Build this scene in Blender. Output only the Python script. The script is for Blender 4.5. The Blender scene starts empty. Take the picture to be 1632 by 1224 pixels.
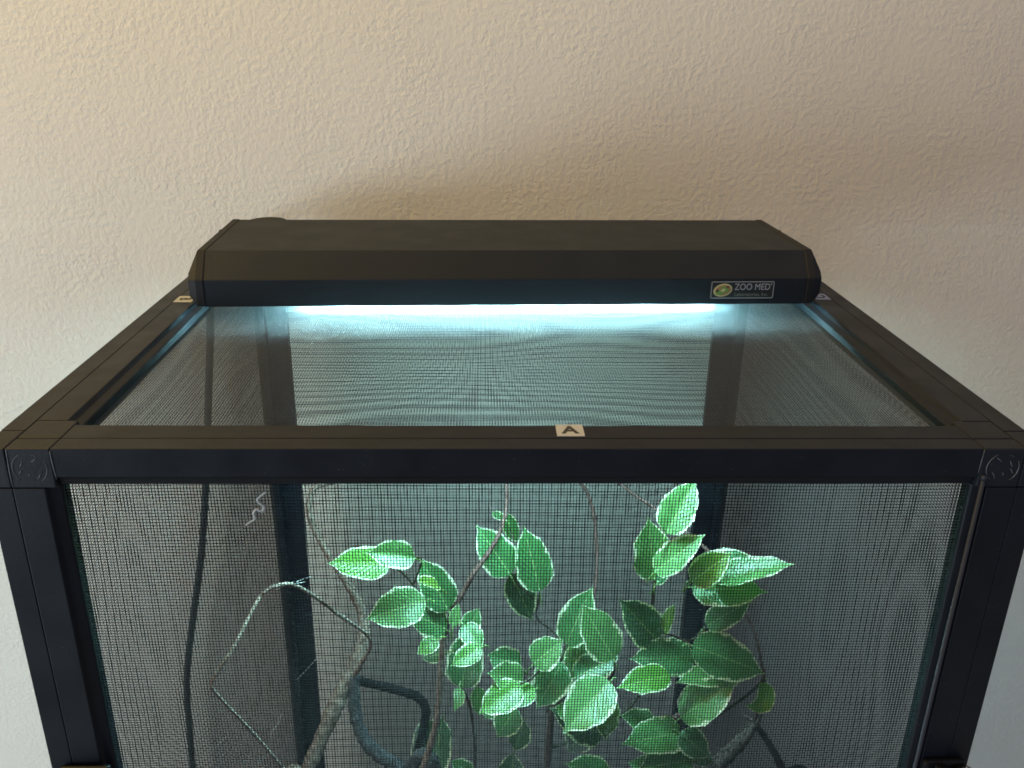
import bpy, math, random
import numpy as np
from mathutils import Vector, Matrix

scene = bpy.context.scene
C = scene.collection
random.seed(7)
rng = np.random.default_rng(7)

# ------------------------------------------------------------------ camera
CAM_POS = Vector((-0.01813, -0.34081, 0.16531))
PITCH, YAW, ROLL, FPX = 0.377916, 0.035349, 0.015729, 1407.01
_fw0 = Vector((math.sin(YAW), math.cos(YAW), 0)); _r0 = Vector((math.cos(YAW), -math.sin(YAW), 0)); _up0 = Vector((0, 0, 1))
FWD = _fw0 * math.cos(PITCH) - _up0 * math.sin(PITCH)
_u3 = _up0 * math.cos(PITCH) + _fw0 * math.sin(PITCH)
RIGHT = _r0 * math.cos(ROLL) + _u3 * math.sin(ROLL)
UPV = _u3 * math.cos(ROLL) - _r0 * math.sin(ROLL)
cam_data = bpy.data.cameras.new('camera')
cam = bpy.data.objects.new('camera', cam_data)
C.objects.link(cam)
cam.matrix_world = Matrix(((RIGHT.x, UPV.x, -FWD.x, CAM_POS.x), (RIGHT.y, UPV.y, -FWD.y, CAM_POS.y),
                           (RIGHT.z, UPV.z, -FWD.z, CAM_POS.z), (0, 0, 0, 1)))
cam_data.sensor_fit = 'HORIZONTAL'; cam_data.sensor_width = 36.0
cam_data.lens = FPX / 1632 * 36.0
cam_data.clip_start = 0.01; cam_data.clip_end = 50
scene.camera = cam

# ------------------------------------------------------------------ room light
world = bpy.data.worlds.new('World'); scene.world = world; world.use_nodes = True
bg = world.node_tree.nodes['Background']
bg.inputs[0].default_value = (0.69, 0.74, 1.0, 1); bg.inputs[1].default_value = 0.49

def area(name, loc, target, sx, sy, power, color, spread=180):
    d = bpy.data.lights.new(name, 'AREA'); d.shape = 'RECTANGLE'; d.size = sx; d.size_y = sy
    d.energy = power; d.color = color; d.spread = math.radians(spread)
    o = bpy.data.objects.new(name, d); C.objects.link(o); o.location = loc
    o.rotation_euler = (Vector(target) - Vector(loc)).to_track_quat('-Z', 'Y').to_euler()
    return o
area('window_light', (-2.30, -1.00, -0.50), (-0.55, 0.5, -0.75), 1.5, 0.8, 20.5, (0.72, 0.89, 1.0), 100)
area('warm_room_light', (-1.20, -0.08, 1.35), (-0.10, 0.5, 1.00), 0.8, 0.8, 35, (1.0, 0.67, 0.13), 150)

scene.view_settings.view_transform = 'Standard'
scene.view_settings.look = 'None'
scene.view_settings.exposure = 0.0
scene.view_settings.gamma = 1.0
scene.view_settings.use_curve_mapping = False
scene.cycles.use_denoising = True
scene.cycles.max_bounces = 5
scene.cycles.use_adaptive_sampling = False
scene.cycles.filter_width = 1.7
scene.cycles.diffuse_bounces = 3
scene.cycles.glossy_bounces = 3
scene.cycles.denoiser = 'OPENIMAGEDENOISE'
scene.cycles.denoising_input_passes = 'RGB_ALBEDO_NORMAL'
scene.cycles.denoising_prefilter = 'ACCURATE'
scene.cycles.transparent_max_bounces = 8
scene.cycles.sample_clamp_indirect = 4.0

# ------------------------------------------------------------------ helpers
def ray(x, y): return FWD + RIGHT * ((x - 816) / FPX) - UPV * ((y - 612) / FPX)
def at(x, y, Y):
    d = ray(x, y); return CAM_POS + d * ((Y - CAM_POS.y) / d.y)

def mesh_obj(name, verts, faces, mat, parent=None, smooth=False):
    me = bpy.data.meshes.new(name)
    me.from_pydata([tuple(v) for v in verts], [], faces); me.update()
    if smooth: me.polygons.foreach_set('use_smooth', [True] * len(me.polygons))
    me.materials.append(mat)
    o = bpy.data.objects.new(name, me); C.objects.link(o)
    if parent: o.parent = parent
    return o
def empty(name, loc=(0, 0, 0), rz=0):
    o = bpy.data.objects.new(name, None); C.objects.link(o); o.location = loc; o.rotation_euler = (0, 0, rz)
    o.empty_display_size = 0.02
    return o
def tag(o, label, cat, group=None, kind=None):
    if label: o['label'] = label
    if cat: o['category'] = cat
    if group: o['group'] = group
    if kind: o['kind'] = kind
    return o
def bevel(o, w=0.0005, seg=2):
    m = o.modifiers.new('bevel', 'BEVEL'); m.width = w; m.segments = seg; m.limit_method = 'ANGLE'; m.angle_limit = math.radians(28)
    m.harden_normals = False
    return o
def box_data(x0, x1, y0, y1, z0, z1):
    v = [(x0, y0, z0), (x1, y0, z0), (x1, y1, z0), (x0, y1, z0), (x0, y0, z1), (x1, y0, z1), (x1, y1, z1), (x0, y1, z1)]
    f = [(0, 3, 2, 1), (4, 5, 6, 7), (0, 1, 5, 4), (1, 2, 6, 5), (2, 3, 7, 6), (3, 0, 4, 7)]
    return v, f
def box(name, x0, x1, y0, y1, z0, z1, mat, parent=None, bev=0.0005):
    o = mesh_obj(name, *box_data(x0, x1, y0, y1, z0, z1), mat, parent)
    if bev: bevel(o, bev)
    return o
def cat_rom(pts, n):
    P = [Vector(p) for p in pts]; P = [P[0] * 2 - P[1]] + P + [P[-1] * 2 - P[-2]]; out = []
    for i in range(1, len(P) - 2):
        for k in range(n):
            t = k / n
            out.append(0.5 * ((2 * P[i]) + (-P[i-1] + P[i+1]) * t + (2*P[i-1] - 5*P[i] + 4*P[i+1] - P[i+2]) * t*t + (-P[i-1] + 3*P[i] - 3*P[i+1] + P[i+2]) * t**3))
    out.append(P[-2]); return out
def tube_data(path, radii, sides=8, rough=0.0, knob=0.0, seed=0):
    r = random.Random(seed); n = len(path); V = []; F = []
    up = Vector((0.2, 0.9, 0.3)); 
    T = [(path[min(i+1, n-1)] - path[max(i-1, 0)]).normalized() for i in range(n)]
    a = up.cross(T[0]).normalized()
    for i in range(n):
        a = (a - T[i] * a.dot(T[i])).normalized(); b = T[i].cross(a)
        u = i / (n - 1) * (len(radii) - 1); k = min(int(u), len(radii) - 2); R = radii[k] + (radii[k+1] - radii[k]) * (u - k)
        kn = 1 + knob * (1 if r.random() < 0.12 else 0)
        for s in range(sides):
            th = 2 * math.pi * s / sides; q = R * kn * (1 + rough * (r.random() - 0.5) * 2)
            V.append(path[i] + (a * math.cos(th) + b * math.sin(th)) * q)
    for i in range(n - 1):
        for s in range(sides):
            F.append((i*sides + s, i*sides + (s+1) % sides, (i+1)*sides + (s+1) % sides, (i+1)*sides + s))
    F.append(tuple(range(sides))[::-1]); F.append(tuple((n-1)*sides + s for s in range(sides)))
    return V, F
def tube(name, pts, radii, mat, parent=None, n=8, sides=8, rough=0.0, knob=0.0, seed=0):
    if not isinstance(radii, (list, tuple)): radii = [radii, radii]
    return mesh_obj(name, *tube_data(cat_rom(pts, n), radii, sides, rough, knob, seed), mat, parent, True)
def cyl_data(c, axis, r, h, seg=16):
    c = Vector(c); axis = Vector(axis).normalized(); a = axis.orthogonal().normalized(); b = axis.cross(a); V = []; 
    for k in (0, 1):
        for s in range(seg):
            th = 2*math.pi*s/seg; V.append(c + axis*h*k + (a*math.cos(th) + b*math.sin(th))*r)
    F = [(s, (s+1) % seg, seg + (s+1) % seg, seg + s) for s in range(seg)] + [tuple(range(seg))[::-1], tuple(range(seg, 2*seg))]
    return V, F

# ------------------------------------------------------------------ materials
def new_mat(name):
    m = bpy.data.materials.new(name); m.use_nodes = True
    nt = m.node_tree; return m, nt, nt.nodes, nt.links, nt.nodes['Principled BSDF']
def ramp(N, stops):
    r = N.new('ShaderNodeValToRGB'); e = r.color_ramp.elements
    e[0].position, e[0].color = stops[0][0], stops[0][1]; e[1].position, e[1].color = stops[-1][0], stops[-1][1]
    for p, c in stops[1:-1]:
        x = e.new(p); x.color = c
    return r
def g(v, a=1): return (v, v, v, a)

def painted(name, col, rough=0.45, bump=0.15, scale=900, spec=0.4, dust=0.0):
    m, nt, N, L, P = new_mat(name)
    tc = N.new('ShaderNodeTexCoord')
    n1 = N.new('ShaderNodeTexNoise'); n1.inputs['Scale'].default_value = scale; n1.inputs['Detail'].default_value = 3
    n2 = N.new('ShaderNodeTexNoise'); n2.inputs['Scale'].default_value = 35; n2.inputs['Detail'].default_value = 6
    L.new(tc.outputs['Object'], n1.inputs['Vector']); L.new(tc.outputs['Object'], n2.inputs['Vector'])
    c0 = tuple(c * 0.85 for c in col) + (1,); c1 = tuple(min(1, c * 1.2 + dust) for c in col) + (1,)
    r = ramp(N, [(0.3, c0), (0.72, c1)]); L.new(n2.outputs['Fac'], r.inputs['Fac'])
    vo = N.new('ShaderNodeTexVoronoi'); vo.inputs['Scale'].default_value = 330; L.new(tc.outputs['Object'], vo.inputs['Vector'])
    sp = ramp(N, [(0.05, g(0.30)), (0.11, g(0.0))]); L.new(vo.outputs['Distance'], sp.inputs['Fac'])
    n3 = N.new('ShaderNodeTexNoise'); n3.inputs['Scale'].default_value = 70; L.new(tc.outputs['Object'], n3.inputs['Vector'])
    gate = ramp(N, [(0.50, g(0.0)), (0.62, g(1.0))]); L.new(n3.outputs['Fac'], gate.inputs['Fac'])
    ml = N.new('ShaderNodeMath'); ml.operation = 'MULTIPLY'; L.new(sp.outputs['Color'], ml.inputs[0]); L.new(gate.outputs['Color'], ml.inputs[1])
    mx = N.new('ShaderNodeMix'); mx.data_type = 'RGBA'; L.new(ml.outputs[0], mx.inputs[0]); L.new(r.outputs['Color'], mx.inputs[6]); mx.inputs[7].default_value = (0.16, 0.155, 0.145, 1)
    L.new(mx.outputs[2], P.inputs['Base Color'])
    rr = ramp(N, [(0.3, g(rough - 0.06)), (0.7, g(rough + 0.1))]); L.new(n2.outputs['Fac'], rr.inputs['Fac']); L.new(rr.outputs['Color'], P.inputs['Roughness'])
    b = N.new('ShaderNodeBump'); b.inputs['Strength'].default_value = bump; b.inputs['Distance'].default_value = 0.0004
    L.new(n1.outputs['Fac'], b.inputs['Height']); L.new(b.outputs['Normal'], P.inputs['Normal'])
    P.inputs['Specular IOR Level'].default_value = spec
    return m
def plain(name, col, rough=0.5, metal=0.0, spec=0.5):
    m, nt, N, L, P = new_mat(name)
    tc = N.new('ShaderNodeTexCoord'); n = N.new('ShaderNodeTexNoise'); n.inputs['Scale'].default_value = 220; n.inputs['Detail'].default_value = 4
    L.new(tc.outputs['Object'], n.inputs['Vector'])
    r = ramp(N, [(0.3, tuple(c * 0.88 for c in col) + (1,)), (0.7, tuple(col) + (1,))])
    L.new(n.outputs['Fac'], r.inputs['Fac']); L.new(r.outputs['Color'], P.inputs['Base Color'])
    P.inputs['Roughness'].default_value = rough; P.inputs['Metallic'].default_value = metal; P.inputs['Specular IOR Level'].default_value = spec
    return m

M_FRAME = painted('black_frame_paint', (0.0026, 0.0040, 0.0070), 0.46, 0.12, 700, 0.27, 0.0012)
M_CORNER = painted('black_corner_plastic', (0.0040, 0.0054, 0.0084), 0.50, 0.3, 500, 0.30, 0.002)
M_HOOD = painted('black_hood_paint', (0.0075, 0.0098, 0.0138), 0.64, 0.25, 900, 0.27, 0.002)
M_CAP = painted('black_cap_plastic', (0.010, 0.010, 0.011), 0.64, 0.3, 600, 0.24, 0.002)
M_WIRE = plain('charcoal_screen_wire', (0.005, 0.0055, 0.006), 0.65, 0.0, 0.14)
M_WIRE_TOP = plain('lamplit_screen_wire', (0.066, 0.070, 0.074), 0.75, 0.0, 0.25)  # lighter copy of the screen wire; lamp glow helped by its paler colour
M_CORD = plain('black_cord_rubber', (0.014, 0.015, 0.017), 0.55)
M_WORN = plain('worn_grey_plastic', (0.085, 0.088, 0.10), 0.5)
M_GLOSS = plain('glossy_black_plastic', (0.004, 0.0045, 0.0055), 0.48, 0.0, 0.2)
M_ROD = plain('grey_hinge_rod', (0.022, 0.024, 0.033), 0.55, 0.0, 0.2)
M_CHROME = plain('bright_steel', (0.75, 0.75, 0.76), 0.18, 1.0)
M_PAPER = plain('white_label_paper', (0.36, 0.37, 0.40), 0.6)
M_INK = plain('black_ink', (0.02, 0.018, 0.016), 0.6)
M_PLATE = plain('black_badge_foil', (0.016, 0.018, 0.022), 0.3)
M_SILVER = plain('silver_badge_print', (0.42, 0.44, 0.47), 0.4, 0.3)
M_DULLPRINT = plain('dull_green_badge_print', (0.15, 0.19, 0.16), 0.45)
M_GOLD = plain('gold_badge_ring', (0.55, 0.50, 0.25), 0.4)
M_ORANGE = plain('orange_badge_print', (0.33, 0.17, 0.08), 0.5)
M_OLIVE = plain('green_badge_print', (0.14, 0.28, 0.05), 0.5)
M_WHITE = plain('white_reflector', (0.85, 0.86, 0.86), 0.35)
M_WEB = plain('pale_thread', (0.40, 0.42, 0.40), 0.6)

def wall_mat():
    m, nt, N, L, P = new_mat('beige_orange_peel_wall')
    tc = N.new('ShaderNodeTexCoord')
    v = N.new('ShaderNodeTexNoise'); v.inputs['Scale'].default_value = 190; v.inputs['Detail'].default_value = 5.0; v.inputs['Roughness'].default_value = 0.62; v.inputs['Distortion'].default_value = 0.15
    n2 = N.new('ShaderNodeTexNoise'); n2.inputs['Scale'].default_value = 42; n2.inputs['Detail'].default_value = 3
    n3 = N.new('ShaderNodeTexNoise'); n3.inputs['Scale'].default_value = 3; n3.inputs['Detail'].default_value = 4
    for x in (v, n2, n3): L.new(tc.outputs['Object'], x.inputs['Vector'])
    r1 = N.new('ShaderNodeMapRange'); r1.interpolation_type = 'SMOOTHSTEP'; r1.inputs['From Min'].default_value = 0.30; r1.inputs['From Max'].default_value = 0.72
    L.new(v.outputs['Fac'], r1.inputs['Value'])
    ad = N.new('ShaderNodeMath'); ad.operation = 'MULTIPLY_ADD'; ad.inputs[1].default_value = 0.7
    L.new(n2.outputs['Fac'], ad.inputs[0]); L.new(r1.outputs['Result'], ad.inputs[2])
    n4 = N.new('ShaderNodeTexNoise'); n4.inputs['Scale'].default_value = 16; n4.inputs['Detail'].default_value = 2; L.new(tc.outputs['Object'], n4.inputs['Vector'])
    am = N.new('ShaderNodeMapRange'); am.inputs['From Min'].default_value = 0.3; am.inputs['From Max'].default_value = 0.7; am.inputs['To Min'].default_value = 0.55; am.inputs['To Max'].default_value = 1.25
    L.new(n4.outputs['Fac'], am.inputs['Value'])
    mh = N.new('ShaderNodeMath'); mh.operation = 'MULTIPLY'; L.new(ad.outputs[0], mh.inputs[0]); L.new(am.outputs['Result'], mh.inputs[1])
    b = N.new('ShaderNodeBump'); b.inputs['Strength'].default_value = 0.42; b.inputs['Distance'].default_value = 0.0010
    L.new(mh.outputs[0], b.inputs['Height']); L.new(b.outputs['Normal'], P.inputs['Normal'])
    cr = ramp(N, [(0.35, (0.535, 0.495, 0.437, 1)), (0.65, (0.565, 0.524, 0.463, 1))]); L.new(n3.outputs['Fac'], cr.inputs['Fac']); L.new(cr.outputs['Color'], P.inputs['Base Color'])
    P.inputs['Roughness'].default_value = 0.62; P.inputs['Specular IOR Level'].default_value = 0.3
    return m
M_WALL = wall_mat()
M_FLOOR = plain('beige_floor', (0.35, 0.32, 0.27), 0.7)

def bark(name, dark, light, scale=260, bump=0.6):
    m, nt, N, L, P = new_mat(name)
    tc = N.new('ShaderNodeTexCoord'); n = N.new('ShaderNodeTexNoise'); n.inputs['Scale'].default_value = scale; n.inputs['Detail'].default_value = 6
    L.new(tc.outputs['Object'], n.inputs['Vector'])
    r = ramp(N, [(0.32, dark + (1,)), (0.68, light + (1,))]); L.new(n.outputs['Fac'], r.inputs['Fac']); L.new(r.outputs['Color'], P.inputs['Base Color'])
    b = N.new('ShaderNodeBump'); b.inputs['Strength'].default_value = bump; b.inputs['Distance'].default_value = 0.001
    L.new(n.outputs['Fac'], b.inputs['Height']); L.new(b.outputs['Normal'], P.inputs['Normal']); P.inputs['Roughness'].default_value = 0.9; P.inputs['Specular IOR Level'].default_value = 0.04
    return m
M_TAN = bark('tan_bare_bark', (0.055, 0.036, 0.028), (0.17, 0.125, 0.10))
M_PALE = bark('pale_twig_bark', (0.10, 0.075, 0.06), (0.24, 0.19, 0.155))
M_STEM = bark('brown_stem_bark', (0.04, 0.022, 0.018), (0.11, 0.065, 0.055))
M_TWIG = bark('olive_twig_bark', (0.028, 0.028, 0.018), (0.07, 0.062, 0.042))
M_GREYVINE = bark('grey_vine_bark', (0.014, 0.014, 0.015), (0.075, 0.073, 0.075), 420, 1.0)
M_DARKVINE = bark('dark_vine_rubber', (0.0015, 0.0017, 0.002), (0.005, 0.0055, 0.006), 300, 0.8)
M_ROUGHBARK = bark('rough_mottled_bark', (0.008, 0.005, 0.004), (0.09, 0.064, 0.055), 330, 1.0)

def leaf_mat():
    m, nt, N, L, P = new_mat('variegated_leaf')
    uv = N.new('ShaderNodeUVMap'); uv.uv_map = 'UVMap'
    sep = N.new('ShaderNodeSeparateXYZ'); L.new(uv.outputs['UV'], sep.inputs[0])
    oi = N.new('ShaderNodeObjectInfo'); tc = N.new('ShaderNodeTexCoord')
    def math_(op, a, b=None, c=None):
        x = N.new('ShaderNodeMath'); x.operation = op
        for i, q in enumerate((a, b, c)):
            if q is None: continue
            if isinstance(q, (int, float)): x.inputs[i].default_value = q
            else: L.new(q, x.inputs[i])
        return x.outputs[0]
    def mix(f, a, b):
        x = N.new('ShaderNodeMix'); x.data_type = 'RGBA'
        if isinstance(f, float): x.inputs[0].default_value = f
        else: L.new(f, x.inputs[0])
        for i, q in ((6, a), (7, b)):
            if isinstance(q, tuple): x.inputs[i].default_value = q
            else: L.new(q, x.inputs[i])
        return x.outputs[2]
    def noise(scale, det=3):
        x = N.new('ShaderNodeTexNoise'); x.noise_dimensions = '4D'; x.inputs['Scale'].default_value = scale; x.inputs['Detail'].default_value = det
        L.new(tc.outputs['Object'], x.inputs['Vector']); L.new(math_('MULTIPLY', oi.outputs['Random'], 37.0), x.inputs['W']); return x.outputs['Fac']
    v = math_('ABSOLUTE', math_('MULTIPLY_ADD', sep.outputs[1], 2.0, -1.0))
    na = noise(160); nb = noise(55, 4); nc = noise(700, 2)
    edge = math_('MULTIPLY_ADD', math_('SUBTRACT', na, 0.5), 0.60, v)
    tipf = math_('MULTIPLY', math_('POWER', sep.outputs[0], 6.0), 0.25)
    mr = N.new('ShaderNodeMapRange'); mr.interpolation_type = 'SMOOTHSTEP'; mr.inputs['From Min'].default_value = 0.84; mr.inputs['From Max'].default_value = 0.95
    L.new(math_('ADD', edge, tipf), mr.inputs['Value'])
    dk = mix(nb, (0.60, 0.60, 0.60, 1), (1.35, 1.3, 1.2, 1))
    mul = N.new('ShaderNodeMix'); mul.data_type = 'RGBA'; mul.blend_type = 'MULTIPLY'; mul.inputs[0].default_value = 1.0
    L.new(oi.outputs['Color'], mul.inputs[6]); L.new(dk, mul.inputs[7])
    # feathered lighter sectors along side veins
    wv = math_('SINE', math_('MULTIPLY', math_('ADD', sep.outputs[0], math_('MULTIPLY', v, -0.35)), 62.0))
    vein = N.new('ShaderNodeMapRange'); vein.inputs['From Min'].default_value = 0.86; vein.inputs['From Max'].default_value = 1.0; vein.inputs['To Max'].default_value = 0.22
    L.new(wv, vein.inputs['Value'])
    c1 = mix(vein.outputs['Result'], mul.outputs[2], (0.30, 0.42, 0.16, 1))
    mid = N.new('ShaderNodeMapRange'); mid.inputs['From Min'].default_value = 0.045; mid.inputs['From Max'].default_value = 0.01; mid.inputs['To Max'].default_value = 0.4
    L.new(v, mid.inputs['Value'])
    c2 = mix(mid.outputs['Result'], c1, (0.40, 0.50, 0.22, 1))
    c3 = mix(mr.outputs['Result'], c2, (0.56, 0.60, 0.43, 1))
    L.new(c3, P.inputs['Base Color']); P.inputs['Roughness'].default_value = 0.38; P.inputs['Specular IOR Level'].default_value = 0.6
    b = N.new('ShaderNodeBump'); b.inputs['Strength'].default_value = 0.35; b.inputs['Distance'].default_value = 0.0006
    L.new(math_('ADD', math_('MULTIPLY', wv, 0.35), nc), b.inputs['Height']); L.new(b.outputs['Normal'], P.inputs['Normal'])
    tr = N.new('ShaderNodeBsdfTranslucent')
    tcol = N.new('ShaderNodeMix'); tcol.data_type = 'RGBA'; tcol.blend_type = 'MULTIPLY'; tcol.inputs[0].default_value = 1.0
    L.new(c3, tcol.inputs[6]); tcol.inputs[7].default_value = (1.2, 1.6, 0.6, 1); L.new(tcol.outputs[2], tr.inputs['Color'])
    ms = N.new('ShaderNodeMixShader'); ms.inputs[0].default_value = 0.38
    L.new(P.outputs[0], ms.inputs[1]); L.new(tr.outputs[0], ms.inputs[2])
    L.new(ms.outputs[0], N['Material Output'].inputs['Surface'])
    return m
M_LEAF = leaf_mat()

def emis():
    m, nt, N, L, P = new_mat('lit_fluorescent_tube')
    P.inputs['Base Color'].default_value = (0.9, 0.9, 0.9, 1)
    P.inputs['Emission Color'].default_value = (0.44, 0.92, 1.0, 1); P.inputs['Emission Strength'].default_value = 1080
    return m
M_TUBE = emis()

# ------------------------------------------------------------------ setting
H = 0.91
WALL_Y = 0.51
w = mesh_obj('wall', [(-4, WALL_Y, -H), (4, WALL_Y, -H), (4, WALL_Y, 1.6), (-4, WALL_Y, 1.6)], [(0, 1, 2, 3)], M_WALL); w['kind'] = 'structure'
fl = mesh_obj('floor', [(-4, -3.5, -H), (4, -3.5, -H), (4, WALL_Y, -H), (-4, WALL_Y, -H)], [(0, 1, 2, 3)], M_FLOOR); fl['kind'] = 'structure'

# ------------------------------------------------------------------ screen cage
W, D, T, S = 0.23, 0.46, 0.0105, 0.2193
cage = empty('screen_cage', (0, 0, 0))
tag(cage, 'black aluminium framed screen cage filling the lower half of the picture', 'cage')
RW = 0.019
PROF = [(0, 0), (0.0135, 0), (0.0150, -0.0022), (0.0185, -0.0034), (0.0190, -0.0040), (0.019, -T), (0, -T)]
def rail(name, p0, p1, inward, normal, mat=M_FRAME, wscale=1.0):
    p0, p1, a, n = Vector(p0), Vector(p1), Vector(inward), Vector(normal)
    V = [p + a * (q[0] * wscale) + n * q[1] for p in (p0, p1) for q in PROF]; k = len(PROF)
    F = [(i, (i+1) % k, k + (i+1) % k, k + i) for i in range(k)] + [tuple(range(k))[::-1], tuple(range(k, 2*k))]
    d = (p1 - p0)
    if d.cross(a).dot(n) > 0: F = [f[::-1] for f in F]
    return bevel(mesh_obj(name, V, F, mat, cage), 0.0006)
GAP = 0.00025
def corner(o, a, b, n, size=RW):
    o, a, b, n = map(Vector, (o, a, b, n)); s = size - GAP
    V = [o + a*i + b*j - n*k for k in (0, T) for (i, j) in ((0, 0), (s, 0), (s, s), (0, s))]
    F = [(0, 3, 2, 1), (4, 5, 6, 7), (0, 1, 5, 4), (1, 2, 6, 5), (2, 3, 7, 6), (3, 0, 4, 7)]
    if a.cross(b).dot(n) > 0: F = [f[::-1] for f in F]
    # slightly proud moulded corner
    return bevel(mesh_obj('corner_block', V, F, M_CORNER, cage), 0.0007)
def panel(o, a, b, n, la, lb, names):
    """o = outer corner on the face plane, a / b = in-plane axes, n = outward normal"""
    o, a, b, n = map(Vector, (o, a, b, n))
    for i in (0, 1):
        for j in (0, 1):
            corner(o + a*la*i + b*lb*j, a*(1-2*i), b*(1-2*j), n)
    rail(names[0], o + a*RW, o + a*(la-RW), b, n)
    rail(names[0], o + a*RW + b*lb, o + a*(la-RW) + b*lb, -b, n)
    rail(names[1], o + b*RW, o + b*(lb-RW), a, n)
    rail(names[1], o + b*RW + a*la, o + b*(lb-RW) + a*la, -a, n)
# front, back, sides, top, floor
panel((-S, 0, 0), (1, 0, 0), (0, 0, -1), (0, -1, 0), 2*S, H, ('front_rail', 'front_post'))
panel((-S, D, 0), (1, 0, 0), (0, 0, -1), (0, 1, 0), 2*S, H, ('back_rail', 'back_post'))
panel((-W, 0, 0), (0, 1, 0), (0, 0, -1), (-1, 0, 0), D, H, ('side_rail', 'side_post'))
panel((W, 0, 0), (0, 1, 0), (0, 0, -1), (1, 0, 0), D, H, ('side_rail', 'side_post'))
TY0, TY1 = T + 0.0004, D - T - 0.0004
panel((-S, TY0, 0), (1, 0, 0), (0, 1, 0), (0, 0, 1), 2*S, TY1 - TY0, ('top_rail', 'top_side_rail'))
box('floor_tray', -S, S, TY0, TY1, -H + 0.0005, -H + 0.004, M_FRAME, cage)

def screen(name, o, a, b, n, la, lb, pa=0.00141, pb=0.00155, r=0.000205, seed=1, amp=1.0, mat=M_WIRE):
    """woven screen: every wire is a real thin prism, slightly uneven"""
    o, a, b, n = [np.array(v, float) for v in (o, a, b, n)]
    q = np.random.default_rng(seed); ph = q.uniform(0, 6.28, 8)
    def disp(x, y):   # smooth in-plane drift of the weave
        dx = 0.0007*np.sin(x*19+y*11+ph[0]) + 0.00035*np.sin(x*47-y*38+ph[1]) + 0.0012*np.sin(math.pi*x/la)*np.sin(2*math.pi*y/lb+ph[2])*0.4
        dy = 0.0006*np.sin(y*21-x*13+ph[3]) + 0.0002*np.sin(y*43+x*35+ph[4])
        dn = 0.0004*np.sin(x*15+ph[5])*np.sin(y*14+ph[6])
        return dx*amp, dy*amp, dn*amp
    Vs = []; Fs = []; base = 0; SD = 3
    for fam in (0, 1):
        L_, P_, M_ = (lb, pa, la) if fam == 0 else (la, pb, lb)
        cnt = int(M_ / P_); seg = max(8, int(L_ / 0.016)); s = np.linspace(0, L_, seg + 1)
        for i in range(cnt + 1):
            c = i * P_ + q.normal(0, 0.00003)
            x, y = (np.full_like(s, c), s) if fam == 0 else (s, np.full_like(s, c))
            dx, dy, dn = disp(x, y)
            pos = o + np.outer(x + dx, a) + np.outer(y + dy, b) + np.outer(dn + (r if fam else -r)*0.9, n)
            side = a if fam == 0 else b
            ring = [pos + side*(r*math.cos(t)) + n*(r*math.sin(t)) for t in (math.pi/2, math.pi/2 + 2.0944, math.pi/2 + 4.18879)]
            V = np.stack(ring, 1).reshape(-1, 3); Vs.append(V)
            k = np.arange(seg)[:, None] * SD + np.arange(SD)[None, :]; kn = np.arange(seg)[:, None]*SD + (np.arange(SD)[None, :] + 1) % SD
            F = np.stack([k, kn, kn + SD, k + SD], -1).reshape(-1, 4) + base; Fs.append(F); base += len(V)
    V = np.concatenate(Vs); F = np.concatenate(Fs)
    me = bpy.data.meshes.new(name); me.vertices.add(len(V)); me.vertices.foreach_set('co', V.ravel())
    me.loops.add(F.size); me.loops.foreach_set('vertex_index', F.ravel().astype(np.int32))
    me.polygons.add(len(F)); me.polygons.foreach_set('loop_start', np.arange(0, F.size, 4, dtype=np.int32))
    me.polygons.foreach_set('use_smooth', np.ones(len(F), bool)); me.update(calc_edges=True); me.validate()
    me.materials.append(mat)
    ob = bpy.data.objects.new(name, me); C.objects.link(ob); ob.parent = cage; ob['kind'] = 'stuff'
    return ob
i_ = RW - 0.001
SCR = 0.0062
screen('front_screen', (-S + i_, SCR, -i_), (1, 0, 0), (0, 0, -1), (0, -1, 0), 2*(S - i_), H - 2*i_, seed=1)
screen('back_screen', (-S + i_, D - SCR, -i_), (1, 0, 0), (0, 0, -1), (0, 1, 0), 2*(S - i_), H - 2*i_, seed=2)
screen('side_screen', (-W + SCR, i_, -i_), (0, 1, 0), (0, 0, -1), (-1, 0, 0), D - 2*i_, H - 2*i_, r=0.000140, seed=3)
screen('side_screen', (W - SCR, i_, -i_), (0, 1, 0), (0, 0, -1), (1, 0, 0), D - 2*i_, H - 2*i_, r=0.000140, seed=4)
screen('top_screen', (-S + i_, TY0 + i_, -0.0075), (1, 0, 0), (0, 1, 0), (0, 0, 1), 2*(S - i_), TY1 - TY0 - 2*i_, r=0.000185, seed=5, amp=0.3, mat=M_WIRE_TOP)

# hinge rod on the right of the door, hinge and latch
o = mesh_obj('hinge_rod', *cyl_data((0.2030, -0.0002, -0.0150), (0, 0, -1), 0.0010, 0.62, 10), M_ROD, cage, True)
o = mesh_obj('hinge_rod_cap', *cyl_data((0.2030, -0.0002, -0.0128), (0, 0, -1), 0.00135, 0.0021, 10), M_ROD, cage, True)
hg = box('hinge', 0.2050, 0.2270, -0.0045, -0.0004, -0.215, -0.1732, M_GLOSS, cage, 0.0016)
mesh_obj('knuckle', *cyl_data((0.2235, -0.0085, -0.1740), (0, 0, -1), 0.0040, 0.040, 18), M_GLOSS, hg, True)
mesh_obj('knuckle', *cyl_data((0.2120, -0.0085, -0.1725), (0, 0, -1), 0.0034, 0.040, 18), M_GLOSS, hg, True)
mesh_obj('pin', *cyl_data((0.2235, -0.0085, -0.1725), (0, 0, -1), 0.0016, 0.002, 12), M_CHROME, hg, True)
lt = box('latch', -0.2250, -0.2000, -0.0040, -0.0004, -0.21, -0.1712, M_GLOSS, cage, 0.0016)
mesh_obj('knob', *cyl_data((-0.2040, -0.0130, -0.1745), (0, 1, 0), 0.006, 0.006, 20), M_GLOSS, lt, True)
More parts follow.
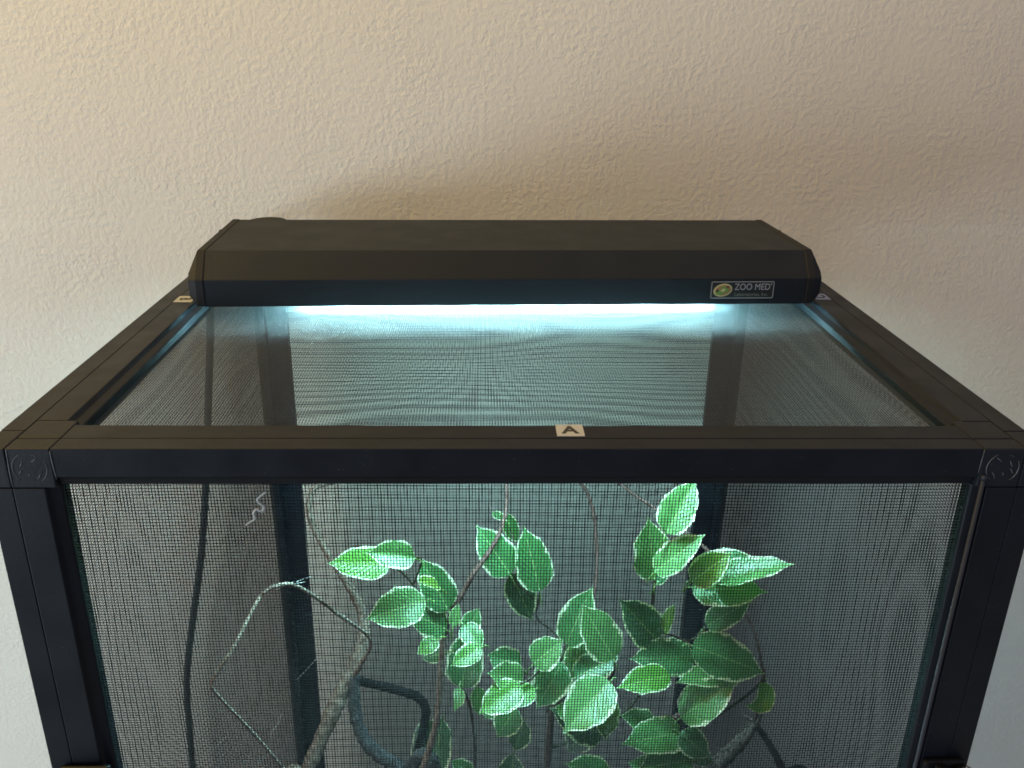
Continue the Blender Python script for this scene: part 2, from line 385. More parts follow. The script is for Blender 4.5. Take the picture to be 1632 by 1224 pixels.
mesh_obj('screw', *cyl_data((-0.2155, -0.0085, -0.1730), (0, 1, 0), 0.0022, 0.002, 14), M_CHROME, lt, True)

# moulded emblems on the front corner blocks (worn ring and strokes)
def emblem(cx, cz, seed, flip):
    r = random.Random(seed); V = []; F = []
    def add(d):
        k = len(V); V.extend(d[0]); F.extend([tuple(i + k for i in f) for f in d[1]])
    def arc(r0, a0, a1, rad):
        add(tube_data([Vector((cx + r0*math.cos(a0 + (a1-a0)*i/14), -0.00005, cz + r0*math.sin(a0 + (a1-a0)*i/14))) for i in range(15)], [rad*0.4, rad, rad*0.4], 6))
    arc(0.0072, 0.15 + math.pi*0.6, math.pi*1.28, 0.00022); arc(0.0072, -0.95, 0.5, 0.00022)
    arc(0.0066, 0.9, 1.3, 0.00012)
    for (x0, z0, x1, z1) in ((-0.0050, -0.0028, -0.0036, -0.0004), (-0.0040, 0.0006, -0.0026, 0.0034), (0.0012, 0.0030, 0.0036, 0.0050), (0.0026, -0.0050, 0.0042, -0.0022), (-0.001, -0.0036, -0.0004, -0.0024)):
        x0, x1 = x0*flip, x1*flip
        add(tube_data([Vector((cx + x0, -0.00003, cz + z0)), Vector((cx + (x0+x1)/2 + 0.0002, -0.00005, cz + (z0+z1)/2)), Vector((cx + x1, -0.00003, cz + z1))], [0.00018, 0.00022, 0.00010], 6))
    mesh_obj('moulded_emblem', V, F, M_WORN, cage, True)
emblem(-0.2103, -0.0092, 1, 1); emblem(0.2105, -0.0092, 2, -1)
# worn bright edges of the seams
tube('worn_seam', [(-S + 0.0008, -0.0001, -0.0008), (-S + 0.0004, -0.0001, -0.010), (-S + 0.0003, -0.0001, -0.0184)], [0.00016, 0.0003, 0.00014], M_WORN, cage, 4, 6)
tube('worn_seam', [(-S + RW - 0.0002, -0.0001, -0.0012), (-S + RW + 0.0000, -0.0001, -0.008), (-S + RW + 0.0004, -0.0001, -0.0145)], [0.00026, 0.0003, 0.00014], M_WORN, cage, 4, 6)
tube('worn_seam', [(S - RW + 0.0002, -0.0001, -0.0002), (S - RW, -0.0001, -0.006), (S - RW - 0.0003, -0.0001, -0.0120)], [0.00010, 0.0002, 0.00008], M_WORN, cage, 4, 6)

# lettered paper stickers
def text_mesh(name, body, size, mat, parent, mw, bold=0.0, extrude=0.00008, align='CENTER', sx=1.0):
    cu = bpy.data.curves.new('t', 'FONT'); cu.body = body; cu.size = size; cu.extrude = extrude; cu.offset = bold
    cu.align_x = align; cu.align_y = 'CENTER'; cu.resolution_u = 4
    t = bpy.data.objects.new('t', cu); C.objects.link(t)
    me = bpy.data.meshes.new_from_object(t.evaluated_get(bpy.context.evaluated_depsgraph_get()))
    bpy.data.objects.remove(t); bpy.data.curves.remove(cu)
    me.materials.clear(); me.materials.append(mat); me.transform(mw @ Matrix.Diagonal((sx, 1, 1, 1)))
    o = bpy.data.objects.new(name, me); C.objects.link(o); o.parent = parent; return o
def sticker(letter, cx, cy, wx, wy, rz, size, label):
    st = box('letter_sticker', cx - wx/2, cx + wx/2, cy - wy/2, cy + wy/2, 0.00005, 0.00030, M_PAPER, cage, 0)
    st['label'] = label
    text_mesh('letter', letter, size, M_INK, st, Matrix.Translation((cx, cy, 0.00034)) @ Matrix.Rotation(rz, 4, 'Z'), 0.00035, 0.00005)
sticker('A', 0.0209, 0.0186, 0.0123, 0.0124, 0.0, 0.0105, 'white paper sticker lettered A on front rail')
sticker('B', -0.2135, 0.2240, 0.0115, 0.0140, -math.pi/2, 0.0105, 'white paper sticker lettered B on left rail')
sticker('C', 0.2135, 0.2390, 0.0105, 0.0140, math.pi/2, 0.0105, 'white paper sticker lettered C on right rail')

# ------------------------------------------------------------------ lamp hood
HR = math.radians(2.2)
hood = empty('fluorescent_lamp_hood', (0.0005, 0.2040, 0.0), HR)
tag(hood, 'black fluorescent lamp hood lying across the back of the cage top', 'lamp')
PR = [(0.0, 0.0032), (0.0, 0.0203), (0.0125, 0.0362), (0.1115, 0.0362), (0.1235, 0.0203), (0.1235, 0.003)]
def hood_shell():
    t = 0.0010
    inn = [(t, 0.0032), (t, 0.0200), (0.0130, 0.0352), (0.1110, 0.0352), (0.1225, 0.0200), (0.1225, 0.003)]
    xs = (-0.1925, 0.1925); V = []
    for x in xs:
        V += [(x, y, z) for y, z in PR] + [(x, y, z) for y, z in inn]
    F = []; n = 6; k = 12
    for i in range(n - 1):
        F.append((i, i+1, k+i+1, k+i)); F.append((n+i, k+n+i, k+n+i+1, n+i+1))
        F.append((i, n+i, n+i+1, i+1)); F.append((k+i, k+i+1, k+n+i+1, k+n+i))
    for i in (0, n-1):
        f = (i, k+i, k+n+i, n+i); F.append(f if i == 0 else f[::-1])
    return bevel(mesh_obj('shell', V, F, M_HOOD, hood), 0.0009, 3)
hood_shell()
def end_cap(s):
    e = 0.0005
    P0 = [(-e, 0.0036), (-e, 0.0205), (0.0125, 0.0362+e), (0.1115, 0.0362+e), (0.1235+e, 0.0205), (0.1235+e, 0.0036)]
    P2 = [(0.001, 0.0100), (0.001, 0.0200), (0.0042, 0.0235), (0.1190, 0.0235), (0.1225, 0.0200), (0.1225, 0.0105)]
    V = []; n = 6
    for x, P in ((0.1921, P0), (0.1972, P0), (0.2022, P2)): V += [(s*x, y, z) for y, z in P]
    F = []
    for j in (0, 1):
        for i in range(n): F.append((j*n+i, j*n+(i+1) % n, (j+1)*n+(i+1) % n, (j+1)*n+i))
    F += [tuple(range(n))[::-1], tuple(range(2*n, 3*n))]
    if s > 0: pass
    else: F = [f[::-1] for f in F]
    c = bevel(mesh_obj('end_cap', V, F, M_CAP, hood), 0.0008, 2)
    x0, x1 = sorted((s*0.1930, s*0.2013))
    box('cap_foot', x0, x1, 0.0105, 0.1225, 0.0002, 0.0050, M_CAP, c, 0.0006)
    x0, x1 = sorted((s*0.1955, s*0.1976))
    box('vent_slot', x0, x1, 0.070, 0.0735, 0.0330, 0.0368, M_GLOSS, c, 0.0003)
    V, F = cyl_data((s*0.1990, 0.0060, 0.0068), (s, 0, 0), 0.0028, 0.0016, 14)
    bevel(mesh_obj('screw', V, F, M_CHROME, c, False), 0.0007)
for s in (-1, 1): end_cap(s)
# reflector, tube, sockets
RY = [(0.0035, 0.0075), (0.010, 0.0290), (0.060, 0.0335), (0.110, 0.0290), (0.119, 0.0075)]
V = [(x, y, z + dz) for x in (-0.190, 0.190) for dz in (0, 0.0006) for y, z in RY]
F = []
for i in range(4):
    F += [(i, 10+i, 11+i, i+1), (5+i, 6+i, 16+i, 15+i)]
F += [(0, 5, 15, 10), (4, 14, 19, 9)]
mesh_obj('reflector', V, F, M_WHITE, hood, False)
TUY, TUZ = 0.0320, 0.0130
mesh_obj('lamp_tube', *cyl_data((-0.134, TUY, TUZ), (1, 0, 0), 0.0062, 0.268, 24), M_TUBE, hood, True)
for s in (-1, 1):
    sk = box('lamp_socket', min(s*0.134, s*0.188), max(s*0.134, s*0.188), TUY - 0.011, TUY + 0.011, 0.005, 0.026, M_CAP, hood, 0.001)
# badge
bd = mesh_obj('badge', *box_data(0.1285, 0.1705, -0.0005, -0.00002, 0.0070, 0.0188), M_PLATE, hood)
bd['label'] = 'small dark maker badge with oval emblem'
bevel(bd, 0.0002)
def front_txt(cx, cz): return Matrix.Translation((cx, -0.00058, cz)) @ Matrix.Rotation(math.pi/2, 4, 'X')
bx0, bx1, bz0, bz1 = 0.1288, 0.1702, 0.0073, 0.0185; bw = 0.00040
rc = 0.0011; loop = []
for (cx, cz, a0) in ((bx1-rc, bz1-rc, 0), (bx0+rc, bz1-rc, 90), (bx0+rc, bz0+rc, 180), (bx1-rc, bz0+rc, 270)):
    for k in range(5):
        th = math.radians(a0 + 22.5*k); loop.append((cx, cz, math.cos(th), math.sin(th)))
V = []; n = len(loop)
for y in (-0.00065, -0.00045):
    V += [(cx + c*rc, y, cz + s*rc) for cx, cz, c, s in loop] + [(cx + c*(rc-bw), y, cz + s*(rc-bw)) for cx, cz, c, s in loop]
F = []
for i in range(n):
    j = (i+1) % n; F += [(i, n+i, n+j, j), (i, j, 2*n+j, 2*n+i), (n+i, 3*n+i, 3*n+j, n+j)]
mesh_obj('badge_border', V, F, M_SILVER, bd)
def ell(name, cx, cz, rx, rz_, tilt, y0, y1, mat, inner=None):
    V = []; seg = 28
    def pt(a, k, y): 
        x, z = rx*k*math.cos(a), rz_*k*math.sin(a); return (cx + x*math.cos(tilt) - z*math.sin(tilt), y, cz + x*math.sin(tilt) + z*math.cos(tilt))
    for y in (y0, y1): V += [pt(2*math.pi*i/seg, 1, y) for i in range(seg)]
    F = [tuple(range(seg))] + [(i, seg+i, seg+(i+1) % seg, (i+1) % seg) for i in range(seg)]
    mesh_obj(name, V, F, mat, bd)
EX, EZ = 0.1365, 0.0128
ell('emblem_ring', EX, EZ, 0.0062, 0.0042, 0.22, -0.00070, -0.0004, M_GOLD)
ell('emblem_field', EX + 0.0002, EZ, 0.0053, 0.0033, 0.22, -0.00080, -0.0006, M_ORANGE)
ell('emblem_patch', EX - 0.0012, EZ - 0.0011, 0.0036, 0.0017, 0.3, -0.00090, -0.0007, M_OLIVE)
ell('emblem_patch', EX + 0.0014, EZ + 0.0008, 0.0028, 0.0013, -0.5, -0.00095, -0.0007, M_OLIVE)
ell('emblem_patch', EX + 0.0002, EZ + 0.0001, 0.0016, 0.0009, 0.5, -0.0010, -0.0007, M_GOLD)
ell('emblem_patch', EX - 0.0036, EZ - 0.0003, 0.0009, 0.0008, 0.5, -0.0010, -0.0007, M_INK)
ell('emblem_patch', EX + 0.0030, EZ + 0.0022, 0.0008, 0.0005, 0.2, -0.0010, -0.0007, M_INK)
text_mesh('lettering', 'ZOO MED', 0.0060, M_SILVER, bd, front_txt(0.1560, 0.01475), 0.0, 0.00008, sx=0.86)
text_mesh('lettering', 'Laboratories, Inc.', 0.0032, M_DULLPRINT, bd, front_txt(0.1556, 0.00985), 0.0, 0.00008)
text_mesh('lettering', '®', 0.0016, M_SILVER, bd, front_txt(0.1683, 0.0166), 0.0, 0.00008)
# cord: leaves the rear of the hood, drops behind the cage beside the wall
hm = hood.matrix_basis.copy()
inv = (Matrix.Translation(hood.location) @ Matrix.Rotation(HR, 4, 'Z')).inverted()
cord_px = [(337, 470), (335, 540), (332, 640), (329, 740), (325, 830), (319, 900), (307, 990), (299, 1060), (298, 1110), (303, 1170), (308, 1224)]
pts = [Vector((-0.178, 0.322, 0.016)), Vector((-0.182, 0.340, 0.014)), Vector((-0.195, 0.385, 0.006)), Vector((-0.225, 0.440, 0.006)), Vector((-0.258, 0.482, -0.020))] + [at(x, y, 0.488) for x, y in cord_px]
pts += [pts[-1] + Vector((0.004, 0, -0.10)), pts[-1] + Vector((0.02, 0, -0.22))]
tube('power_cord', [inv @ p for p in pts], [0.0038, 0.0038], M_CORD, hood, 8, 10)
sr = mesh_obj('cord_grip', *cyl_data((-0.172, 0.1225, 0.0160), (-0.15, 1, 0.0), 0.0075, 0.016, 20), M_CORD, hood, True)
bevel(sr, 0.001)
mesh_obj('ballast_knob', *cyl_data((-0.1745, 0.1215, 0.0200), (0, 0, 1), 0.0135, 0.0135, 28), M_CAP, hood, False)

# ------------------------------------------------------------------ variegated ficus
base = Vector((0.02, 0.25, -H + 0.004))
ficus = empty('ficus_plant', base)
tag(ficus, 'variegated ficus with cream edged green leaves inside the cage', 'plant')
def L2(p): return Vector(p) - base
TT = [0, .02, .08, .17, .28, .40, .52, .64, .75, .84, .90, .95, 1.0]
WW = [0.05, .34, .68, .90, 1.0, 1.0, .96, .85, .65, .38, .17, .07, .015]
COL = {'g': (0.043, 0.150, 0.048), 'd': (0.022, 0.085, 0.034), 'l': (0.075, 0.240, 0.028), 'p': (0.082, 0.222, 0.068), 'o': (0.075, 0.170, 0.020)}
leaf_no = [0]
def leaf(bx, by, tx, ty, wpx, Yb, Yt, col='g', fold=0.25, bend=0.18, curl=0.0, roll=0.0, ratio=0.54, side=0.0, pet=0.008, path=None):
    i = leaf_no[0]; leaf_no[0] += 1; r = random.Random(100 + i)
    B, Tp = at(bx, by, Yb), at(tx, ty, Yt); ax = Tp - B; Ln = ax.length; ax.normalize()
    lpx = math.hypot(tx - bx, ty - by)
    cdist = ((B + Tp)/2 - CAM_POS).dot(FWD); wapp = wpx * 1.13 * cdist / FPX
    toc = (CAM_POS - (B + Tp)/2).normalized(); n = (toc - ax*toc.dot(ax)).normalized()
    wreal = max(wapp, ratio*Ln*0.9)
    tilt = min(1.15, max(0.24, math.acos(min(1.0, wapp/wreal)) + roll)); wreal = wapp/math.cos(tilt)
    cands = [Matrix.Rotation(s*tilt, 3, ax) @ n for s in (1, -1)]
    n = max(cands, key=lambda v: v.z)
    if path: wreal = wapp; pp = cat_rom([at(x, y, Yb + (Yt-Yb)*i2/(len(path)-1)) for i2, (x, y) in enumerate(path)], 8); n = (toc + Vector((0, 0, .3))).normalized()
    sd = ax.cross(n).normalized(); hw = wreal/2; V = []; UV = []; F = []
    ph = [r.uniform(0, 6.28) for _ in range(4)]; nv = 4
    for t, ww in zip(TT, WW):
        # in-plane sideways curve of the midrib and drooping bend
        zc = -bend*Ln*((t-0.45)**2 - 0.2025*(1-t) - 0.3025*t) 
        xs = side*Ln*math.sin(math.pi*t)
        cc = B + ax*(Ln*t) + sd*xs + n*(zc*0.6); sdl = sd
        if path:
            u = t*(len(pp)-1); a_ = min(int(u), len(pp)-2); cc = pp[a_].lerp(pp[a_+1], u - a_)
            sdl = (pp[min(a_+2, len(pp)-1)] - pp[max(a_-1, 0)]).normalized().cross(n).normalized()
        for j in range(-nv, nv+1):
            v = j/nv; h = hw*ww
            if j in (-nv, nv): h *= 1 + 0.035*math.sin(t*23 + ph[0] + j) + 0.025*math.sin(t*41 + ph[1])
            lift = 1.25*fold*abs(v)*h*(1 - 0.35*abs(v)) + curl*h*v*v + 0.06*h*math.sin(t*14 + ph[2] + (0 if v > 0 else 2))*v*v
            V.append(L2(cc + sdl*(h*v*math.cos(fold*0.6)) + n*lift)); UV.append((t, 0.5 + 0.5*v))
    m = 2*nv + 1
    for a in range(len(TT)-1):
        for j in range(m-1): F.append((a*m+j, a*m+j+1, (a+1)*m+j+1, (a+1)*m+j))
    # petiole
    k = len(V); pd = tube_data([L2(B + ax*0.003), L2(B - ax*pet*0.5 - n*pet*0.15), L2(B - ax*pet - Vector((0, 0, pet*0.5)))], [0.0006, 0.0007], 5)
    V += pd[0]; UV += [(0.5, 0.5)]*len(pd[0]); F += [tuple(x + k for x in f) for f in pd[1]]
    o = mesh_obj('leaf', V, F, M_LEAF, ficus, True)
    uvl = o.data.uv_layers.new(name='UVMap')
    for lp in o.data.loops: uvl.data[lp.index].uv = UV[lp.vertex_index]
    c = COL[col]; q = r.uniform(0.78, 1.22); o.color = (c[0]*q, c[1]*q, c[2]*q, 1)
    return o
# upper left spray
leaf(622, 898, 521, 898, 47, .215, .205, 'l', .15, .12)
leaf(660, 890, 583, 881, 42, .200, .195, 'p', .45, .35)
leaf(676, 957, 582, 988, 56, .195, .180, 'p', .18, .15)
leaf(714, 972, 669, 888, 50, .225, .235, 'g', .2, .1)
leaf(711, 1003, 645, 973, 46, .222, .210, 'g', .2, .1)
leaf(700, 935, 662, 925, 16, .214, .200, 'o', .3, .2)
leaf(722, 998, 731, 961, 17, .215, .222, 'p', .2, .1)
leaf(697, 1019, 664, 1044, 24, .205, .195, 'l', .2, .15)
leaf(712, 1040, 672, 1050, 22, .235, .240, 'd', .2, .2)
# upper middle
leaf(813, 916, 759, 837, 52, .255, .270, 'g', .15, .12)
leaf(860, 942, 834, 837, 52, .250, .265, 'g', .15, .10)
leaf(815, 915, 848, 990, 44, .265, .255, 'd', .15, .12)
leaf(802, 824, 828, 864, 24, .36, .37, 'g', .1, .1)
leaf(802, 826, 783, 816, 12, .36, .37, 'g', .1, .1)
# below centre left
leaf(736, 1096, 752, 996, 54, .232, .250, 'g', .2, .1)
leaf(742, 1012, 764, 968, 30, .240, .250, 'g', .2, .1)
leaf(739, 996, 769, 1036, 32, .220, .205, 'p', .25, .2)
leaf(766, 1032, 718, 1062, 30, .205, .192, 'l', .2, .15)
leaf(731, 1096, 723, 1135, 17, .210, .195, 'p', .3, .4, side=-.15)
leaf(829, 1064, 776, 1042, 42, .250, .250, 'g', .15, .1)
leaf(833, 1087, 776, 1072, 46, .215, .200, 'p', .2, .2)
leaf(830, 1094, 762, 1138, 46, .200, .182, 'l', .2, .15)
leaf(852, 1098, 797, 1124, 34, .210, .195, 'l', .2, .2)
leaf(822, 1128, 792, 1176, 42, .215, .205, 'g', .15, .1)
leaf(788, 1120, 772, 1146, 26, .225, .220, 'g', .15, .1)
leaf(760, 1095, 765, 1142, 22, .235, .230, 'p', .15, .1)
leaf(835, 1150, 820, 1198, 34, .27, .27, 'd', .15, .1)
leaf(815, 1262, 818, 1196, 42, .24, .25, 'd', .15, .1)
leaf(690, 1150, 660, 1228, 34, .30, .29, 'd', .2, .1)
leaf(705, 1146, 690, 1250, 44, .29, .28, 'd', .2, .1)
leaf(752, 1235, 718, 1212, 26, .25, .25, 'g', .2, .1)
# centre
leaf(902, 1028, 945, 934, 50, .238, .250, 'g', .2, .12)
leaf(978, 1050, 927, 962, 56, .215, .228, 'p', .12, .10)
leaf(850, 1058, 898, 1019, 46, .220, .225, 'p', .2, .15)
leaf(908, 1078, 936, 1002, 34, .240, .252, 'p', .15, .1)
leaf(906, 1082, 912, 1018, 28, .245, .258, 'g', .15, .1)
leaf(916, 1080, 988, 1046, 44, .228, .235, 'g', .2, .15)
leaf(930, 1090, 965, 1062, 28, .235, .240, 'd', .2, .1)
leaf(896, 1056, 855, 1130, 54, .230, .212, 'g', .2, .12)
leaf(972, 1086, 897, 1169, 66, .205, .180, 'p', .30, .12)
leaf(968, 1110, 964, 1180, 36, .200, .188, 'o', .25, .15)
leaf(912, 1140, 884, 1126, 26, .215, .205, 'p', .2, .1)
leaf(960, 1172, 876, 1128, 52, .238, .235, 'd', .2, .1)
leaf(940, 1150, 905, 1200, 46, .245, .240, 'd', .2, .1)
leaf(972, 1240, 900, 1217, 42, .205, .190, 'g', .25, .2)
leaf(895, 1095, 925, 1100, 22, .235, .230, 'd', .2, .1)
# upper right
leaf(1062, 850, 1110, 763, 52, .215, .230, 'p', .35, .08)
leaf(1043, 925, 1033, 824, 56, .228, .240, 'p', .2, .10)
leaf(1044, 911, 1125, 851, 42, .210, .205, 'p', .2, .12)
leaf(1046, 930, 1084, 888, 18, .225, .225, 'd', .2, .1)
leaf(1106, 922, 1216, 893, 60, .235, .225, 'g', .15, .15)
leaf(1102, 927, 1167, 880, 44, .205, .200, 'o', .15, .10)
leaf(1140, 927, 1268, 899, 36, .215, .205, 'p', .35, .12)
leaf(1103, 936, 1224, 944, 52, .222, .202, 'p', .15, .20)
leaf(1126, 998, 1200, 956, 38, .230, .225, 'g', .2, .15)
# right
leaf(1048, 1022, 986, 954, 56, .235, .225, 'd', .25, .12)
leaf(1059, 1008, 1077, 961, 17, .230, .232, 'o', .3, .1)
leaf(1106, 1047, 1002, 1050, 54, .228, .218, 'g', .12, .12)
leaf(1067, 1076, 982, 1097, 40, .205, .188, 'l', .2, .18)
leaf(1103, 1029, 1219, 1074, 62, .212, .205, 'g', .15, .18)
leaf(1174, 1080, 1075, 1089, 34, .222, .205, 'p', .25, .25)
leaf(1085, 1143, 1177, 1083, 56, .202, .200, 'p', .30, .12)
leaf(1213, 1088, 1186, 1126, 26, .205, .195, 'l', .15, .0, ratio=.4, path=[(1214, 1088), (1221, 1106), (1217, 1121), (1203, 1127), (1187, 1124)])
leaf(1046, 1158, 987, 1140, 34, .225, .212, 'g', .2, .2)
leaf(1088, 1168, 990, 1186, 52, .210, .190, 'p', .25, .22)
leaf(1102, 1212, 1016, 1226, 62, .195, .180, 'g', .18, .18)
leaf(1084, 1168, 1131, 1208, 40, .205, .192, 'g', .2, .2)
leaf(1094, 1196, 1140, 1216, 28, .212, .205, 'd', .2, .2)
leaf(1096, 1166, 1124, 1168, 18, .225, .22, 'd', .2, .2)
leaf(1062, 1236, 1000, 1215, 40, .215, .205, 'p', .2, .2)
# a few leaves lower down, below the picture edge
for (a, b, c, d, e) in ((700, 1300, 640, 1340, .24), (900, 1320, 960, 1280, .22), (1080, 1290, 1160, 1320, .22), (800, 1340, 760, 1400, .25)):
    leaf(a, b, c, d, 50, e, e - .01, 'g')
def stem(name, px, rad, mat, seed=0, n=6, rough=.10, knob=.25):
    return tube(name, [L2(at(*p)) if len(p) == 3 else L2(p[0]) for p in px], rad, mat, ficus, n, 8, rough, knob, seed)
trunk_foot = [(base + Vector((0.0, 0, 0)),)]
stem('branch', [(810, 700, .33), (808, 775, .31), (808, 802, .30), (803, 830, .28), (792, 858, .265), (775, 886, .25), (756, 912, .24), (740, 940, .235), (725, 966, .23), (715, 990, .228), (708, 1012, .228)], [.0012, .0016, .0020, .0022, .0020], M_STEM, 1)
stem('branch', [(708, 1005, .228), (704, 1050, .225), (701, 1095, .222), (697, 1140, .22), (688, 1182, .22), (674, 1226, .22), (660, 1280, .225), (base + Vector((-.03, 0, .25)),), (base,)], [.0022, .0024, .003, .005], M_PALE, 2)
stem('branch', [(912, 760, .39), (932, 778, .385), (945, 812, .38), (950, 850, .375), (951, 900, .36), (946, 950, .33), (930, 1010, .29), (900, 1085, .25), (880, 1130, .24), (870, 1230, .25), (base + Vector((0, .01, .3)),), (base,)], [.0014, .0018, .0020, .0026, .005], M_STEM, 3)
stem('twig', [(975, 762, .36), (1010, 788, .34), (1050, 815, .31), (1100, 855, .28), (1135, 885, .26), (1165, 940, .25), (1188, 978, .25), (1203, 1012, .245), (1213, 1055, .235), (1218, 1090, .22), (1203, 1150, .24)], [.0011, .0014, .0012, .0011], M_STEM, 4)
stem('twig', [(1043, 924, .228), (1040, 960, .235), (1036, 1000, .24), (1040, 1050, .245), (1010, 1120, .25), (950, 1170, .25), (880, 1190, .25)], [.0010, .0012, .0016], M_TWIG, 5)
stem('twig', [(1056, 1008, .230), (1075, 1014, .228), (1090, 1021, .225), (1104, 1031, .216)], [.0008, .0009], M_TWIG, 6)
stem('twig', [(1127, 996, .230), (1118, 1010, .228), (1105, 1018, .226), (1090, 1022, .225)], [.0008, .0009], M_TWIG, 7)
stem('twig', [(1218, 1076, .205), (1213, 1088, .206), (1180, 1116, .21), (1150, 1136, .212), (1118, 1156, .213), (1090, 1168, .214), (1060, 1195, .22), (1020, 1240, .24)], [.0009, .0011, .0012, .0014], M_TWIG, 8)
stem('twig', [(1086, 1140, .203), (1085, 1155, .208), (1083, 1172, .212), (1076, 1188, .218)], [.0008, .0009], M_TWIG, 9)
stem('twig', [(902, 1026, .238), (892, 1060, .24), (882, 1100, .24), (872, 1135, .24)], [.0010, .0014], M_TWIG, 10)
stem('twig', [(980, 1050, .216), (975, 1078, .22), (940, 1095, .228), (905, 1110, .235), (880, 1128, .24)], [.0009, .0010, .0014], M_TWIG, 11)
stem('twig', [(830, 1090, .205), (850, 1078, .215), (868, 1062, .225), (890, 1058, .235), (896, 1090, .24)], [.0009, .0010], M_TWIG, 12)
stem('twig', [(624, 900, .215), (645, 916, .218), (665, 940, .222), (690, 975, .226), (710, 1008, .228)], [.0009, .0010, .0013], M_TWIG, 13)
stem('twig', [(664, 888, .2), (672, 895, .205), (660, 930, .216)], [.0006, .0007], M_TWIG, 14)
stem('twig', [(738, 1096, .232), (750, 1130, .235), (756, 1180, .235), (758, 1240, .24)], [.0009, .0010, .0012], M_TWIG, 15)
stem('twig', [(860, 942, .25), (858, 960, .255), (856, 985, .26), (880, 1005, .255), (905, 1030, .25)], [.0007, .0009], M_TWIG, 16)
stem('twig', [(813, 842, .33), (822, 880, .28), (816, 918, .262), (850, 955, .255)], [.0006, .0008], M_TWIG, 17)
stem('twig', [(1085, 1170, .214), (1130, 1215, .21), (1160, 1260, .215)], [.0008, .0009], M_TWIG, 18)

# ------------------------------------------------------------------ bare branches and vines
def solo(name, label, cat, px, rad, mat, seed, n=8, rough=.08, knob=.2, sides=10):
    return tag(tube(name, [at(*p) if len(p) == 3 and abs(p[0]) > 2 else Vector(p) for p in px], rad, mat, None, n, sides, rough, knob, seed), label, cat)
solo('climbing_branch', 'thick bare tan branch rising beside the left rear post', 'branch',
     [(530, 768, .37), (503, 776, .365), (494, 796, .36), (493, 818, .355), (505, 850, .35), (524, 884, .34), (548, 920, .33), (570, 958, .325), (580, 988, .32), (580, 1012, .31), (573, 1042, .30), (560, 1074, .29), (541, 1112, .275), (518, 1164, .26), (490, 1228, .245), (460, 1300, .24), (-.16, .24, -H + .005)],
     [.0024, .0028, .0030, .0042, .0060, .0065, .0062, .0060], M_TAN, 31)
solo('looped_twig', 'thin pale twig bent into a diamond loop at the lower left', 'twig',
     [(470, 1250, .120), (449, 1222, .115), (400, 1165, .105), (345, 1106, .095), (338, 1090, .095), (345, 1074, .098), (373, 1030, .11), (410, 958, .14), (424, 943, .145), (440, 934, .15), (467, 932, .165), (500, 950, .19), (536, 977, .22), (577, 1005, .25), (589, 1018, .262), (589, 1034, .27), (570, 1066, .275), (558, 1090, .28)],
     [.0011, .0011, .0012, .0012, .0013, .0016, .0020], M_PALE, 32, 6)
solo('dark_bent_vine', 'dark ridged flexible vine bent at a right angle', 'vine',
     [(556, 1080, .300), (580, 1087, .298), (612, 1094, .295), (648, 1104, .29), (667, 1112, .288), (678, 1128, .287), (677, 1150, .287), (668, 1190, .29), (650, 1230, .29), (600, 1310, .29), (-.09, .29, -H + .005)],
     [.0038, .0041, .0041, .0041], M_DARKVINE, 33, 10, .06, .1)
solo('grey_curved_vine', 'thick grey mossy vine curving below the dark bent vine', 'vine',
     [(566, 1078, .278), (564, 1100, .275), (566, 1135, .27), (580, 1176, .262), (606, 1204, .255), (645, 1228, .25), (700, 1262, .24), (-.02, .22, -H + .005)],
     [.0044, .0056, .0060, .0060], M_GREYVINE, 34, 10, .16, .1)
solo('rough_bark_branch', 'rough mottled bark branch slanting at the lower right', 'branch',
     [(1212, 1138, .262), (1200, 1158, .26), (1182, 1180, .255), (1158, 1204, .25), (1130, 1232, .245), (1080, 1290, .24), (.07, .24, -H + .005)],
     [.0020, .0058, .0072, .0078], M_ROUGHBARK, 35, 10, .14, .1)
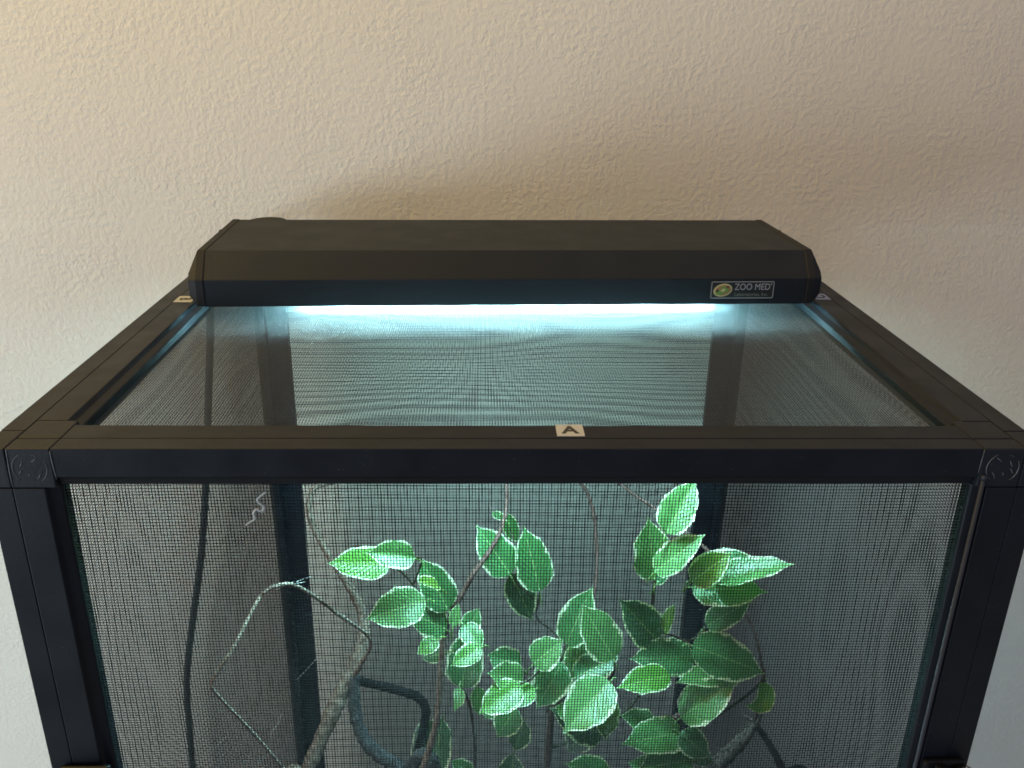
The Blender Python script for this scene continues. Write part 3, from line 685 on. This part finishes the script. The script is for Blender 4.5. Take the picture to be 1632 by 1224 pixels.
solo('forked_bark_twig', 'thin mottled twig forking right from the rough bark branch', 'twig',
     [(1186, 1140, .27), (1203, 1152, .265), (1217, 1172, .26), (1232, 1196, .255), (1248, 1228, .25), (1275, 1290, .25), (.20, .25, -H + .005)],
     [.0016, .0026, .0034, .0036], M_ROUGHBARK, 36, 10, .14, .1)
solo('brown_cross_stick', 'dim brown stick crossing behind the lower right leaves', 'stick',
     [(1030, 1172, .31), (1070, 1146, .305), (1110, 1130, .30), (1160, 1110, .30)], [.0026, .0026, .0020], M_STEM, 37, 6)
# dried fibres and cobweb threads caught on the screens
solo('curled_fibre', 'curled pale fibre caught on the front screen near its top left corner', 'fibre',
     [(424, 784, .0035), (416, 790, .0035), (410, 797, .0035), (415, 803, .0035), (421, 808, .0035), (417, 815, .0035), (409, 812, .0035), (404, 818, .0035), (406, 827, .0035), (398, 832, .0035), (392, 837, .0035)], [.0004, .0006, .0003], M_WEB, 38, 8, .3, .3, 5)
solo('cobweb_thread', 'fine cobweb thread above the looped twig beside the left rear post', 'thread',
     [(440, 940, .15), (460, 930, .17), (478, 925, .19), (497, 918, .21)], [.00022, .00014], M_WEB, 39, 5, .1, 0, 5)
solo('cobweb_thread', 'faint cobweb thread from the twig loop to the tan branch', 'thread',
     [(452, 934, .16), (490, 927, .2), (520, 926, .25), (555, 932, .32)], [.00014, .00010], M_WEB, 40, 5, .1, 0, 5)
solo('cobweb_thread', 'short bright fibre hanging inside the twig loop', 'thread',
     [(449, 1138, .06), (444, 1152, .06), (434, 1166, .06), (431, 1174, .06)], [.0003, .00036, .0002], M_WEB, 41, 5, .1, 0, 5)
solo('cobweb_thread', 'short faint fibre left of the twig loop near the cord', 'thread',
     [(364, 1172, .03), (350, 1184, .03), (336, 1200, .03)], [.00024, .00028, .0002], M_WEB, 42, 5, .1, 0, 5)
solo('cobweb_thread', 'faint diagonal thread across the left rear post', 'thread',
     [(504, 1050, .3), (488, 1068, .3), (472, 1084, .3)], [.00018, .00018], M_WEB, 43, 5, .1, 0, 5)
